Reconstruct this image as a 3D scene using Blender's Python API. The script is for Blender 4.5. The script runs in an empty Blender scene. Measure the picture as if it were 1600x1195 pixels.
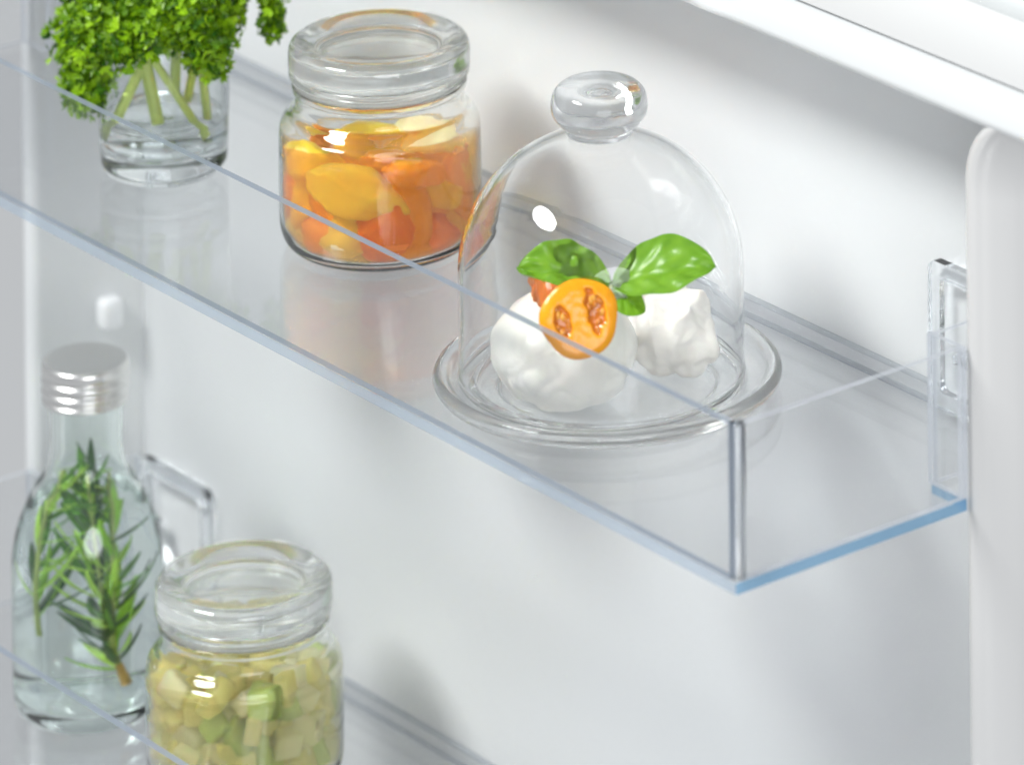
import bpy, bmesh, math, random
from mathutils import Vector, Matrix, noise
random.seed(7)
C = bpy.context.scene.collection
S = bpy.context.scene

# ------------------------------------------------------------------ camera
YAW, PITCH, ROLL = 0.873628, 0.0099568, -0.0089512
cam_d = bpy.data.cameras.new('camera')
cam = bpy.data.objects.new('camera', cam_d); C.objects.link(cam)
cam.location = (1.659229, -1.312044, 0.927097)
_F = Vector((-math.sin(YAW)*math.cos(PITCH), math.cos(YAW)*math.cos(PITCH), -math.sin(PITCH)))
_R0 = Vector((math.cos(YAW), math.sin(YAW), 0)); _U0 = _R0.cross(_F)
_R = _R0*math.cos(ROLL) + _U0*math.sin(ROLL); _U = -_R0*math.sin(ROLL) + _U0*math.cos(ROLL)
cam.rotation_euler = Matrix((_R, _U, -_F)).transposed().to_euler()
cam_d.sensor_width = 36.0
cam_d.lens = 9811 * 36.0 / 1600
cam_d.shift_x = (800 - 1387) / 1600
cam_d.shift_y = -(597.5 + 3258) / 1600
cam_d.clip_start = 0.05
cam_d.clip_end = 50
cam_d.dof.use_dof = True
cam_d.dof.focus_distance = 2.33
cam_d.dof.aperture_fstop = 10.5
S.camera = cam

# ------------------------------------------------------------------ light
W = bpy.data.worlds.new('World'); S.world = W; W.use_nodes = True
wn = W.node_tree.nodes; wl = W.node_tree.links
bg = wn['Background']
tc = wn.new('ShaderNodeTexCoord'); sep = wn.new('ShaderNodeSeparateXYZ'); rmp = wn.new('ShaderNodeValToRGB')
mr = wn.new('ShaderNodeMapRange'); mr.inputs[1].default_value = -1; mr.inputs[2].default_value = 1
wl.new(tc.outputs['Generated'], sep.inputs[0]); wl.new(sep.outputs[2], mr.inputs[0]); wl.new(mr.outputs[0], rmp.inputs[0])
rmp.color_ramp.elements[0].position = 0.1; rmp.color_ramp.elements[0].color = (1.25, 1.29, 1.32, 1)
rmp.color_ramp.elements[1].position = 0.9; rmp.color_ramp.elements[1].color = (0.92, 0.95, 1.0, 1)
wl.new(rmp.outputs[0], bg.inputs[0])
bg.inputs[1].default_value = 0.39

def area(name, loc, target, size, size_y, power, col=(1, 1, 1)):
    l = bpy.data.lights.new(name, 'AREA'); l.shape = 'ELLIPSE'; l.size = size; l.size_y = size_y
    l.energy = power; l.color = col
    o = bpy.data.objects.new(name, l); C.objects.link(o); o.location = loc
    d = Vector(target) - Vector(loc)
    o.rotation_euler = d.to_track_quat('-Z', 'Y').to_euler()
    return o
area('key_softbox', (-0.78, -1.40, 1.82), (-0.28, 0.1, -0.03), 1.05, 0.50, 53, (0.985, 1, 0.985))
area('added_fill_light', (1.45, -0.75, 0.40), (-0.60, 0.1, -0.05), 1.2, 0.9, 13, (0.96, 0.98, 1.0))  # fill lamp added to brighten the left post and the object fronts

S.view_settings.view_transform = 'Standard'
S.view_settings.look = 'None'
S.view_settings.exposure = 0.20
S.view_settings.gamma = 1.0
S.render.engine = 'CYCLES'
cy = S.cycles
cy.max_bounces = 24; cy.transmission_bounces = 20; cy.glossy_bounces = 8; cy.transparent_max_bounces = 32
cy.diffuse_bounces = 5; cy.caustics_refractive = True; cy.caustics_reflective = False
cy.blur_glossy = 0.0; cy.sample_clamp_indirect = 0.0
cy.use_denoising = True

# ------------------------------------------------------------------ materials
def mat(name):
    m = bpy.data.materials.new(name); m.use_nodes = True
    return m, m.node_tree.nodes, m.node_tree.links, m.node_tree.nodes['Principled BSDF']

def principled(name, col, rough=0.4, noise_scale=None, var=0.1, bump=0.0, bump_scale=200, **kw):
    m, n, l, p = mat(name)
    p.inputs['Base Color'].default_value = (*col, 1)
    p.inputs['Roughness'].default_value = rough
    for k, v in kw.items():
        p.inputs[k.replace('_', ' ')].default_value = v
    t = n.new('ShaderNodeTexCoord')
    if noise_scale:
        nz = n.new('ShaderNodeTexNoise'); nz.inputs['Scale'].default_value = noise_scale; nz.inputs['Detail'].default_value = 5
        r = n.new('ShaderNodeValToRGB')
        r.color_ramp.elements[0].position = 0.3; r.color_ramp.elements[1].position = 0.7
        r.color_ramp.elements[0].color = (*[c * (1 - var) for c in col], 1)
        r.color_ramp.elements[1].color = (*[min(1, c * (1 + var)) for c in col], 1)
        l.new(t.outputs['Object'], nz.inputs[0]); l.new(nz.outputs[0], r.inputs[0]); l.new(r.outputs[0], p.inputs['Base Color'])
    if bump:
        nb = n.new('ShaderNodeTexNoise'); nb.inputs['Scale'].default_value = bump_scale; nb.inputs['Detail'].default_value = 4
        b = n.new('ShaderNodeBump'); b.inputs['Strength'].default_value = bump; b.inputs['Distance'].default_value = 0.001
        l.new(t.outputs['Object'], nb.inputs[0]); l.new(nb.outputs[0], b.inputs['Height']); l.new(b.outputs[0], p.inputs['Normal'])
    return m

def glass(name, col=(0.985, 0.995, 0.99), ior=1.5, rough=0.0, bump=0.0, bscale=60, haze=0.0):
    m, n, l, p = mat(name)
    g = n.new('ShaderNodeBsdfGlass'); g.inputs['Color'].default_value = (*col, 1)
    g.inputs['IOR'].default_value = ior; g.inputs['Roughness'].default_value = rough
    if bump:
        t = n.new('ShaderNodeTexCoord')
        nb = n.new('ShaderNodeTexNoise'); nb.inputs['Scale'].default_value = bscale; nb.inputs['Detail'].default_value = 1
        b = n.new('ShaderNodeBump'); b.inputs['Strength'].default_value = bump; b.inputs['Distance'].default_value = 0.0006
        l.new(t.outputs['Object'], nb.inputs[0]); l.new(nb.outputs[0], b.inputs['Height']); l.new(b.outputs[0], g.inputs['Normal'])
    out = g
    if haze:
        tl = n.new('ShaderNodeBsdfTranslucent'); tl.inputs[0].default_value = (0.93, 0.95, 0.93, 1)
        df = n.new('ShaderNodeBsdfDiffuse'); df.inputs[0].default_value = (0.93, 0.95, 0.93, 1)
        m1 = n.new('ShaderNodeMixShader'); m2 = n.new('ShaderNodeMixShader'); m2.inputs[0].default_value = haze
        l.new(tl.outputs[0], m1.inputs[1]); l.new(df.outputs[0], m1.inputs[2])
        l.new(g.outputs[0], m2.inputs[1]); l.new(m1.outputs[0], m2.inputs[2]); out = m2
    l.new(out.outputs[0], n['Material Output'].inputs[0]); n.remove(p)
    return m

def sheet(name, tint=(0.965, 0.975, 0.985), ior=1.5, rough=0.015, haze=0.0, hazecol=(0.8, 0.85, 0.9), bump=0.0):
    """clear moulded plastic sheet: lets light straight through, reflects by the Fresnel law on both faces"""
    m, n, l, p = mat(name); n.remove(p)
    geo = n.new('ShaderNodeNewGeometry')
    mx = n.new('ShaderNodeMix'); mx.data_type = 'FLOAT'
    mx.inputs[2].default_value = ior; mx.inputs[3].default_value = 1 / ior
    l.new(geo.outputs['Backfacing'], mx.inputs[0])
    fr = n.new('ShaderNodeFresnel'); l.new(mx.outputs[0], fr.inputs['IOR'])
    tr = n.new('ShaderNodeBsdfTransparent'); tr.inputs[0].default_value = (*tint, 1)
    gl = n.new('ShaderNodeBsdfGlossy'); gl.inputs['Roughness'].default_value = rough
    if bump and rough:
        t0 = n.new('ShaderNodeTexCoord'); sm = n.new('ShaderNodeTexNoise'); sm.inputs['Scale'].default_value = 14; sm.inputs['Detail'].default_value = 6
        mp = n.new('ShaderNodeMapRange'); mp.inputs[1].default_value = 0.45; mp.inputs[2].default_value = 0.75; mp.inputs[3].default_value = rough; mp.inputs[4].default_value = rough+0.16
        l.new(t0.outputs['Object'], sm.inputs[0]); l.new(sm.outputs[0], mp.inputs[0]); l.new(mp.outputs[0], gl.inputs['Roughness'])
    if bump:
        t = n.new('ShaderNodeTexCoord')
        nb = n.new('ShaderNodeTexNoise'); nb.inputs['Scale'].default_value = 25; nb.inputs['Detail'].default_value = 2
        b = n.new('ShaderNodeBump'); b.inputs['Strength'].default_value = bump; b.inputs['Distance'].default_value = 0.001
        l.new(t.outputs['Object'], nb.inputs[0]); l.new(nb.outputs[0], b.inputs['Height']); l.new(b.outputs[0], gl.inputs['Normal'])
    base = tr
    if haze:
        df = n.new('ShaderNodeBsdfTranslucent'); df.inputs[0].default_value = (*hazecol, 1)
        d2 = n.new('ShaderNodeBsdfDiffuse'); d2.inputs[0].default_value = (*hazecol, 1)
        ma = n.new('ShaderNodeMixShader'); ma.inputs[0].default_value = 0.5
        l.new(df.outputs[0], ma.inputs[1]); l.new(d2.outputs[0], ma.inputs[2])
        mh = n.new('ShaderNodeMixShader'); mh.inputs[0].default_value = haze
        l.new(tr.outputs[0], mh.inputs[1]); l.new(ma.outputs[0], mh.inputs[2]); base = mh
    ms = n.new('ShaderNodeMixShader')
    l.new(fr.outputs[0], ms.inputs[0]); l.new(base.outputs[0], ms.inputs[1]); l.new(gl.outputs[0], ms.inputs[2])
    l.new(ms.outputs[0], n['Material Output'].inputs[0])
    return m

M = {}
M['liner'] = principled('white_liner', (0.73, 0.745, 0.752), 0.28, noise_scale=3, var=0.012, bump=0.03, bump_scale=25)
M['post'] = principled('shaded_post_liner', (0.62, 0.615, 0.61), 0.2, noise_scale=3, var=0.012, bump=0.03, bump_scale=25)  # right post only: shade of its turned-away face put into a darker liner colour
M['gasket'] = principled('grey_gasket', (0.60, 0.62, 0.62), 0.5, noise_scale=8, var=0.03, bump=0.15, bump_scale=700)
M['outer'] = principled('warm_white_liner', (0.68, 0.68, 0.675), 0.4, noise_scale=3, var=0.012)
M['peg'] = principled('white_peg', (0.88, 0.89, 0.9), 0.25)
M['sheet'] = sheet('clear_plastic', tint=(0.99, 0.993, 0.995), ior=1.42, bump=0.06)
M['floor_sheet'] = sheet('clear_plastic_floor', tint=(0.985, 0.988, 0.992), haze=0.01, bump=0.03, ior=1.62)
M['edge'] = sheet('plastic_edge_pale', tint=(0.62, 0.68, 0.76), haze=0.85, hazecol=(0.46, 0.52, 0.61), rough=0.1)
M['blue_edge'] = sheet('plastic_edge_blue', tint=(0.45, 0.66, 0.84), haze=0.6, hazecol=(0.30, 0.55, 0.80), rough=0.1)
M['side_edge'] = sheet('plastic_edge_white', tint=(0.8, 0.83, 0.88), haze=0.75, hazecol=(0.85, 0.88, 0.93), rough=0.1)
M['syrup'] = sheet('orange_syrup', tint=(1.0, 0.80, 0.28), ior=1.30, rough=0.0, haze=0.18, hazecol=(1.0, 0.55, 0.03))
M['brine'] = sheet('brine', tint=(1.0, 0.99, 0.90), ior=1.25, rough=0.0, haze=0.16, hazecol=(0.92, 0.88, 0.50))
M['rod'] = glass('clear_plastic_solid', (0.985, 0.992, 1.0), 1.49)
M['glass'] = glass('whitened_glass', (0.998, 1.0, 1.0), 1.40, haze=0.07)  # white mixed in stands for bright surroundings and lifts the dark rims
M['dome'] = glass('dome_glass', (0.997, 0.999, 0.999), 1.40)
M['jarglass'] = glass('jar_glass', (0.988, 0.993, 0.988), 1.5, bump=0.25, bscale=45)
M['lidglass'] = glass('whitened_lid_glass', (0.99, 0.995, 0.99), 1.5, bump=0.25, bscale=45, haze=0.04)  # touch of white imitates bright surroundings showing through the lid
M['tumbler'] = glass('tumbler_glass', (0.97, 0.98, 0.98), 1.5, bump=0.15, bscale=50)
M['bottle'] = glass('bottle_glass', (0.97, 0.988, 0.982), 1.5, bump=0.2, bscale=40)
M['water'] = glass('water', (0.985, 0.995, 0.995), 1.33)
M['bwater'] = glass('infused_water', (0.975, 0.99, 0.988), 1.33)
M['cap'] = principled('brushed_aluminium', (0.80, 0.795, 0.78), 0.25, Metallic=1.0)
M['stem'] = principled('parsley_stem', (0.52, 0.64, 0.14), 0.45, noise_scale=80, var=0.2)
M['rstem'] = principled('rosemary_stem', (0.34, 0.42, 0.12), 0.6, noise_scale=120, var=0.3)
M['rwood'] = principled('rosemary_woody_stem', (0.50, 0.30, 0.08), 0.7, noise_scale=120, var=0.3)

def leafmat(name, dark, light, rough=0.4, sheen=0.3):
    m, n, l, p = mat(name)
    geo = n.new('ShaderNodeNewGeometry'); r = n.new('ShaderNodeValToRGB')
    r.color_ramp.elements[0].color = (*dark, 1); r.color_ramp.elements[1].color = (*light, 1)
    l.new(geo.outputs['Random Per Island'], r.inputs[0]); l.new(r.outputs[0], p.inputs['Base Color'])
    p.inputs['Roughness'].default_value = rough
    tl = n.new('ShaderNodeBsdfTranslucent'); l.new(r.outputs[0], tl.inputs[0])
    mx = n.new('ShaderNodeMixShader'); mx.inputs[0].default_value = 0.3
    l.new(p.outputs[0], mx.inputs[1]); l.new(tl.outputs[0], mx.inputs[2]); l.new(mx.outputs[0], n['Material Output'].inputs[0])
    return m
M['parsley'] = leafmat('parsley_leaf', (0.03, 0.14, 0.003), (0.40, 0.68, 0.012), 0.38)
M['rleaf'] = leafmat('rosemary_leaf', (0.04, 0.15, 0.02), (0.22, 0.42, 0.05), 0.4)

def basilmat():
    m, n, l, p = mat('basil_leaf')
    uv = n.new('ShaderNodeUVMap'); sp = n.new('ShaderNodeSeparateXYZ'); l.new(uv.outputs[0], sp.inputs[0])
    # side veins drawn as a wave across the leaf, following u - |v|
    ab = n.new('ShaderNodeMath'); ab.operation = 'ABSOLUTE'; l.new(sp.outputs[1], ab.inputs[0])
    mu = n.new('ShaderNodeMath'); mu.operation = 'MULTIPLY_ADD'; l.new(ab.outputs[0], mu.inputs[0]); mu.inputs[1].default_value = -0.35; l.new(sp.outputs[0], mu.inputs[2])
    si = n.new('ShaderNodeMath'); si.operation = 'MULTIPLY'; l.new(mu.outputs[0], si.inputs[0]); si.inputs[1].default_value = 40
    sn = n.new('ShaderNodeMath'); sn.operation = 'SINE'; l.new(si.outputs[0], sn.inputs[0])
    r = n.new('ShaderNodeValToRGB')
    r.color_ramp.elements[0].position = 0.0; r.color_ramp.elements[0].color = (0.10, 0.29, 0.012, 1)
    r.color_ramp.elements[1].position = 1.0; r.color_ramp.elements[1].color = (0.28, 0.54, 0.04, 1)
    nz = n.new('ShaderNodeTexNoise'); nz.inputs['Scale'].default_value = 130
    tcn = n.new('ShaderNodeTexCoord'); l.new(tcn.outputs['Object'], nz.inputs[0])
    ad = n.new('ShaderNodeMath'); ad.operation = 'MULTIPLY_ADD'; l.new(sn.outputs[0], ad.inputs[0]); ad.inputs[1].default_value = 0.07; l.new(nz.outputs[0], ad.inputs[2])
    l.new(ad.outputs[0], r.inputs[0]); l.new(r.outputs[0], p.inputs['Base Color'])
    p.inputs['Roughness'].default_value = 0.32
    b = n.new('ShaderNodeBump'); b.inputs['Strength'].default_value = 0.5; b.inputs['Distance'].default_value = 0.0008
    l.new(ad.outputs[0], b.inputs['Height']); l.new(b.outputs[0], p.inputs['Normal'])
    tl = n.new('ShaderNodeBsdfTranslucent'); l.new(r.outputs[0], tl.inputs[0])
    mx = n.new('ShaderNodeMixShader'); mx.inputs[0].default_value = 0.3
    l.new(p.outputs[0], mx.inputs[1]); l.new(tl.outputs[0], mx.inputs[2]); l.new(mx.outputs[0], n['Material Output'].inputs[0])
    return m
M['basil'] = basilmat()

def fruit(name, col, var=0.18, rough=0.25, sss=0.35):
    m = principled(name, col, rough, noise_scale=90, var=var, bump=0.25, bump_scale=160)
    p = m.node_tree.nodes['Principled BSDF']
    p.inputs['Subsurface Weight'].default_value = sss
    p.inputs['Subsurface Radius'].default_value = (1.0, 0.5, 0.15)
    p.inputs['Subsurface Scale'].default_value = 0.004
    return m
M['moz'] = fruit('mozzarella', (0.83, 0.81, 0.75), 0.05, 0.28, 0.05)
M['moz2'] = fruit('torn_mozzarella', (0.78, 0.75, 0.70), 0.10, 0.5, 0.05)
for k_ in ('moz', 'moz2'):
    for nd_ in M[k_].node_tree.nodes:
        if nd_.type == 'BUMP': nd_.inputs['Strength'].default_value = 0.35; nd_.inputs['Distance'].default_value = 0.0016
        if nd_.type == 'TEX_NOISE' and abs(nd_.inputs['Scale'].default_value-160) < 1: nd_.inputs['Scale'].default_value = 75; nd_.inputs['Distortion'].default_value = 1.6
M['tom_skin'] = fruit('tomato_skin', (0.92, 0.34, 0.004), 0.08, 0.2, 0.2)
M['tom_flesh'] = fruit('tomato_flesh', (0.94, 0.37, 0.005), 0.08, 0.25, 0.3)
M['tom_gel'] = fruit('tomato_gel', (0.60, 0.16, 0.006), 0.35, 0.08, 0.3)
M['seed'] = principled('tomato_seed', (0.80, 0.38, 0.05), 0.2)
M['gelseed'] = principled('seed_in_gel', (0.62, 0.20, 0.01), 0.12, Coat_Weight=0.6)
M['char'] = fruit('roast_tomato', (0.62, 0.15, 0.006), 0.4, 0.3, 0.2)
M['f_yellow'] = fruit('yellow_fruit', (1.0, 0.68, 0.02), 0.12, 0.3, 0.3)
M['f_orange'] = fruit('orange_fruit', (1.0, 0.42, 0.006), 0.15, 0.3, 0.3)
M['f_cream'] = fruit('cream_fruit', (1.0, 0.86, 0.50), 0.10, 0.3, 0.3)
M['f_red'] = fruit('red_fruit', (0.95, 0.24, 0.008), 0.15, 0.3, 0.3)
def gummy(name, col, tr=0.5):
    m = fruit(name, col, 0.10, 0.22, 0.3); p = m.node_tree.nodes['Principled BSDF']
    p.inputs['Transmission Weight'].default_value = tr; p.inputs['IOR'].default_value = 1.36; glow_through(m, col, 0.25)
    return m
def glow_through(m, col, k=0.35):
    n, l = m.node_tree.nodes, m.node_tree.links; p = n['Principled BSDF']
    tl = n.new('ShaderNodeBsdfTranslucent'); tl.inputs[0].default_value = (*col, 1)
    mx = n.new('ShaderNodeMixShader'); mx.inputs[0].default_value = k
    l.new(p.outputs[0], mx.inputs[1]); l.new(tl.outputs[0], mx.inputs[2]); l.new(mx.outputs[0], n['Material Output'].inputs[0])
for k_, c_ in (('f_yellow', (1.0, 0.66, 0.03)), ('f_orange', (1.0, 0.42, 0.01)), ('f_cream', (1.0, 0.84, 0.42)), ('f_red', (1.0, 0.2, 0.01))):
    glow_through(M[k_], c_, 0.2)
M['g_pale'] = gummy('pale_cube', (1.0, 0.95, 0.62))
M['g_yellow'] = gummy('yellow_cube', (0.97, 0.87, 0.34))
M['g_green'] = gummy('green_cube', (0.55, 0.66, 0.18), 0.3)

# ------------------------------------------------------------------ helpers
def obj(name, me_or_bm, m=None, parent=None, smooth=True, loc=None, mats=None):
    if isinstance(me_or_bm, bmesh.types.BMesh):
        me = bpy.data.meshes.new(name)
        bmesh.ops.recalc_face_normals(me_or_bm, faces=me_or_bm.faces) if not me_or_bm.faces.layers.int.get('keep') else None
        me_or_bm.to_mesh(me); me_or_bm.free()
    else:
        me = me_or_bm
    if mats:
        for x in mats: me.materials.append(x)
    elif m is not None and not me.materials:
        me.materials.append(m)
    if smooth: me.shade_smooth()
    o = bpy.data.objects.new(name, me); C.objects.link(o)
    if parent is not None: o.parent = parent
    if loc is not None: o.location = loc
    return o

def thing(name, label, cat, loc=(0, 0, 0), rz=0.0, group=None):
    o = bpy.data.objects.new(name, None); C.objects.link(o)
    o.empty_display_size = 0.02
    o.location = loc; o.rotation_euler = (0, 0, rz)
    o['label'] = label; o['category'] = cat
    if group: o['group'] = group
    return o

def tag(o, label, cat, group=None):
    o['label'] = label; o['category'] = cat
    if group: o['group'] = group
    return o

def box_bm(x0, x1, y0, y1, z0, z1, bev=0.0, seg=2, edge_axis=None):
    """box; faces whose normal is NOT along edge_axis get material slot 1 (the sawn edges of a sheet)"""
    bm = bmesh.new()
    v = [bm.verts.new(p) for p in ((x0,y0,z0),(x1,y0,z0),(x1,y1,z0),(x0,y1,z0),(x0,y0,z1),(x1,y0,z1),(x1,y1,z1),(x0,y1,z1))]
    for f in ((0,3,2,1),(4,5,6,7),(0,1,5,4),(1,2,6,5),(2,3,7,6),(3,0,4,7)):
        bm.faces.new([v[i] for i in f])
    bm.normal_update()
    if bev:
        bmesh.ops.bevel(bm, geom=bm.edges[:], offset=bev, segments=seg, profile=0.5, affect='EDGES')
        bm.normal_update()
    if edge_axis is not None:
        for f in bm.faces:
            f.material_index = 0 if abs(f.normal[edge_axis]) > 0.95 else 1
    return bm

def spline(pts, n=8):
    """Catmull-Rom through (r,z) points"""
    out = []
    P = [pts[0]] + list(pts) + [pts[-1]]
    for i in range(1, len(P) - 2):
        p0, p1, p2, p3 = P[i-1], P[i], P[i+1], P[i+2]
        for k in range(n):
            t = k / n
            out.append(tuple(0.5 * ((2*p1[j]) + (-p0[j]+p2[j])*t + (2*p0[j]-5*p1[j]+4*p2[j]-p3[j])*t*t + (-p0[j]+3*p1[j]-3*p2[j]+p3[j])*t**3) for j in (0, 1)))
    out.append(pts[-1])
    return out

def sc(profile, kr, kz=1.0):
    return [(r*kr, z*kz) for r, z in profile]

def lathe(profile, n=96):
    """closed solid of revolution; profile starts and ends on the axis (r = 0)"""
    bm = bmesh.new()
    rings = []
    for r, z in profile:
        if r <= 1e-6: rings.append([bm.verts.new((0, 0, z))])
        else: rings.append([bm.verts.new((r*math.cos(2*math.pi*k/n), r*math.sin(2*math.pi*k/n), z)) for k in range(n)])
    for a, b in zip(rings[:-1], rings[1:]):
        for k in range(n):
            k2 = (k+1) % n
            if len(a) == 1 and len(b) == 1: break
            if len(a) == 1: bm.faces.new((a[0], b[k], b[k2]))
            elif len(b) == 1: bm.faces.new((a[k], b[0], a[k2]))
            else: bm.faces.new((a[k], b[k], b[k2], a[k2]))
    bmesh.ops.recalc_face_normals(bm, faces=bm.faces)
    return bm

def tube(pts, radii, n=10, bm=None):
    bm = bm or bmesh.new()
    pts = [Vector(p) for p in pts]
    prev = None; rings = []
    for i, p in enumerate(pts):
        t = (pts[min(i+1, len(pts)-1)] - pts[max(i-1, 0)]).normalized()
        a = t.orthogonal().normalized() if prev is None else (prev - t * prev.dot(t)).normalized()
        prev = a; b = t.cross(a); r = radii[i] if hasattr(radii, '__len__') else radii
        rings.append([bm.verts.new(p + a*math.cos(2*math.pi*k/n)*r + b*math.sin(2*math.pi*k/n)*r) for k in range(n)])
    for A, B in zip(rings[:-1], rings[1:]):
        for k in range(n): bm.faces.new((A[k], A[(k+1) % n], B[(k+1) % n], B[k]))
    bm.faces.new(rings[0][::-1]); bm.faces.new(rings[-1])
    return bm

def bez(p0, p1, p2, n=8):
    p0, p1, p2 = Vector(p0), Vector(p1), Vector(p2)
    return [p0*(1-t)**2 + p1*2*t*(1-t) + p2*t*t for t in [i/n for i in range(n+1)]]

def blob(rx, ry, rz, sub=4, amp=0.1, freq=2.0, seed=0, flat=None, facets=0, lump=0):
    bm = bmesh.new()
    bmesh.ops.create_icosphere(bm, subdivisions=sub, radius=1.0)
    off = Vector((seed*3.7, seed*1.3, seed*5.1))
    rnd = random.Random(seed)
    cuts = []
    for _ in range(facets):
        d = Vector((rnd.uniform(-1,1), rnd.uniform(-1,1), rnd.uniform(-1,1))).normalized()
        cuts.append((d, rnd.uniform(0.66, 0.86)))
    for v in bm.verts:
        d = v.co.normalized()
        s = 1 + amp*noise.noise(d*freq + off) + amp*0.4*noise.noise(d*freq*2.7 + off)
        if lump: s += lump*abs(noise.noise(d*freq*1.7 + off*2))
        p = d*s
        for n_, h in cuts:
            k = p.dot(n_)
            if k > h: p = p - n_*(k-h)*0.97
        v.co = Vector((p.x*rx, p.y*ry, p.z*rz))
        if flat is not None and v.co.z < flat: v.co.z = flat + (v.co.z-flat)*0.08
    return bm

# ------------------------------------------------------------------ fridge door
XR, XL = -0.0030, -0.6095           # noses of the right and left ridge
YW = 0.152                        # back panel plane
ZT = 0.1375                       # lower edge of the top ridge nose
door = thing('fridge_door', 'white moulded inner face of the fridge door behind the shelves', 'fridge door', (0, 0, 0))

def arc(cx, cy, r, a0, a1, n):
    return [(cx + r*math.cos(math.radians(a0+(a1-a0)*k/n)), cy + r*math.sin(math.radians(a0+(a1-a0)*k/n))) for k in range(n+1)]

def strip(rows, name, m):
    """a sheet through equally long rows of points"""
    bm = bmesh.new(); R_ = [[bm.verts.new(p) for p in r] for r in rows]
    for A, B in zip(R_[:-1], R_[1:]):
        for k in range(len(A)-1): bm.faces.new((A[k], A[k+1], B[k+1], B[k]))
    return obj(name, bm, m, door)

# posts left and right: inner wall, rounded nose, soft groove, broad face falling away outwards
post = [(-0.0112, YW+0.0006), (-0.0112, YW-0.0002), (-0.0100, YW-0.0030), (-0.0065, YW-0.0080), (-0.0022, 0.122)] + arc(0.0042, 0.1090, 0.0048, 185, 268, 8) + \
       spline([(0.0052, 0.10425), (0.0070, 0.1047), (0.0090, 0.1058), (0.0115, 0.1070), (0.0145, 0.1092), (0.0185, 0.1126), (0.0260, 0.1200), (0.0600, 0.1500), (0.1200, 0.2200)], 5)
RB = 0.028                    # the post's nose bends outwards into the top rim
for side, X in ((1, XR), (-1, XL)):
    rows = []
    for z in (-0.75, -0.4, -0.2, 0.0, ZT-RB):
        rows.append([(X+side*o, y, z) for o, y in post])
    for k in range(1, 9):     # flare: every profile point slides outwards as it climbs to the rim
        a_ = math.radians(90*k/8)
        rows.append([(X+side*(o+RB*(1-math.cos(a_))*min(1, max(0, (0.14-y)/0.02))), y-0.0030*math.sin(a_)*min(1, max(0, (0.125-y)/0.015)), ZT-RB+(RB+0.004)*math.sin(a_)) for o, y in post])
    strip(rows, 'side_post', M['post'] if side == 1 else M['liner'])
# top rim: straight band standing a little prouder than the posts
rim = [(-0.0112, YW+0.0006), (-0.0112, YW-0.0002), (-0.0100, YW-0.0030), (-0.0050, YW-0.0080), (-0.0012, 0.122)] + arc(0.0040, 0.1050, 0.0046, 185, 266, 8) + arc(0.0095, 0.1060, 0.0048, 274, 350, 8) + [(0.0144, 0.1110), (0.0145, 0.120)]
xs = [XL-0.10 + (0.25-XL+0.10)*k/12 for k in range(13)]
strip([[(x, y, ZT+o) for o, y in rim] for x in xs], 'top_rim', M['liner'])
flange = [(0.0147, 0.120)] + arc(0.0175, 0.1085, 0.0025, 180, 235, 6) + [(0.045, 0.1270), (0.12, 0.180)]
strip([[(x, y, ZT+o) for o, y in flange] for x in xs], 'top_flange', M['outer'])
# gasket beads lying along the top flange
gk = bmesh.new()
def bead(o0, o1, y, h):
    ring0 = [gk.verts.new((XL-0.05, y+math.sin(math.radians(180+180*k/8))*h, ZT+(o0+o1)/2-(o1-o0)/2*math.cos(math.radians(180*k/8)))) for k in range(9)]
    ring1 = [gk.verts.new((0.20, v.co.y, v.co.z)) for v in ring0]
    for k in range(8): gk.faces.new((ring0[k], ring0[k+1], ring1[k+1], ring1[k]))
for o0, o1, h in ((0.030, 0.040, 0.0022), (0.0415, 0.0430, 0.0010), (0.0445, 0.0460, 0.0010), (0.0475, 0.0490, 0.0010), (0.0505, 0.052, 0.0010), (0.056, 0.072, 0.0035)):
    bead(o0, o1, 0.1070 + ((o0+o1)/2-0.0155)*0.70, h)
obj('gasket', gk, M['gasket'], door)
# the back panel with a soft vertical draft
bp = bmesh.new()
nx, nz = 40, 30
x0, x1, z0, z1 = XL+0.0112, XR-0.0112, -0.75, ZT-0.002
grid = [[bp.verts.new((x0+(x1-x0)*i/nx, YW + 0.0005*math.sin(i*0.7)*math.sin(j*0.55), z0+(z1-z0)*j/nz)) for i in range(nx+1)] for j in range(nz+1)]
for j in range(nz):
    for i in range(nx): bp.faces.new((grid[j][i], grid[j][i+1], grid[j+1][i+1], grid[j+1][i]))
obj('back_panel', bp, M['liner'], door)
# pegs on the ridge walls that carry the shelves
for px, sgn in ((XL+0.0045, 1), (XR-0.0045, -1)):
    for pz in (-0.116, 0.119-0.236*0 - 0.0):
        if pz > 0: continue
        b = box_bm(min(px, px+sgn*0.009), max(px, px+sgn*0.009), 0.131, 0.142, pz-0.008, pz+0.006, bev=0.0032, seg=3)
        obj('shelf_peg', b, M['peg'], door)

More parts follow.
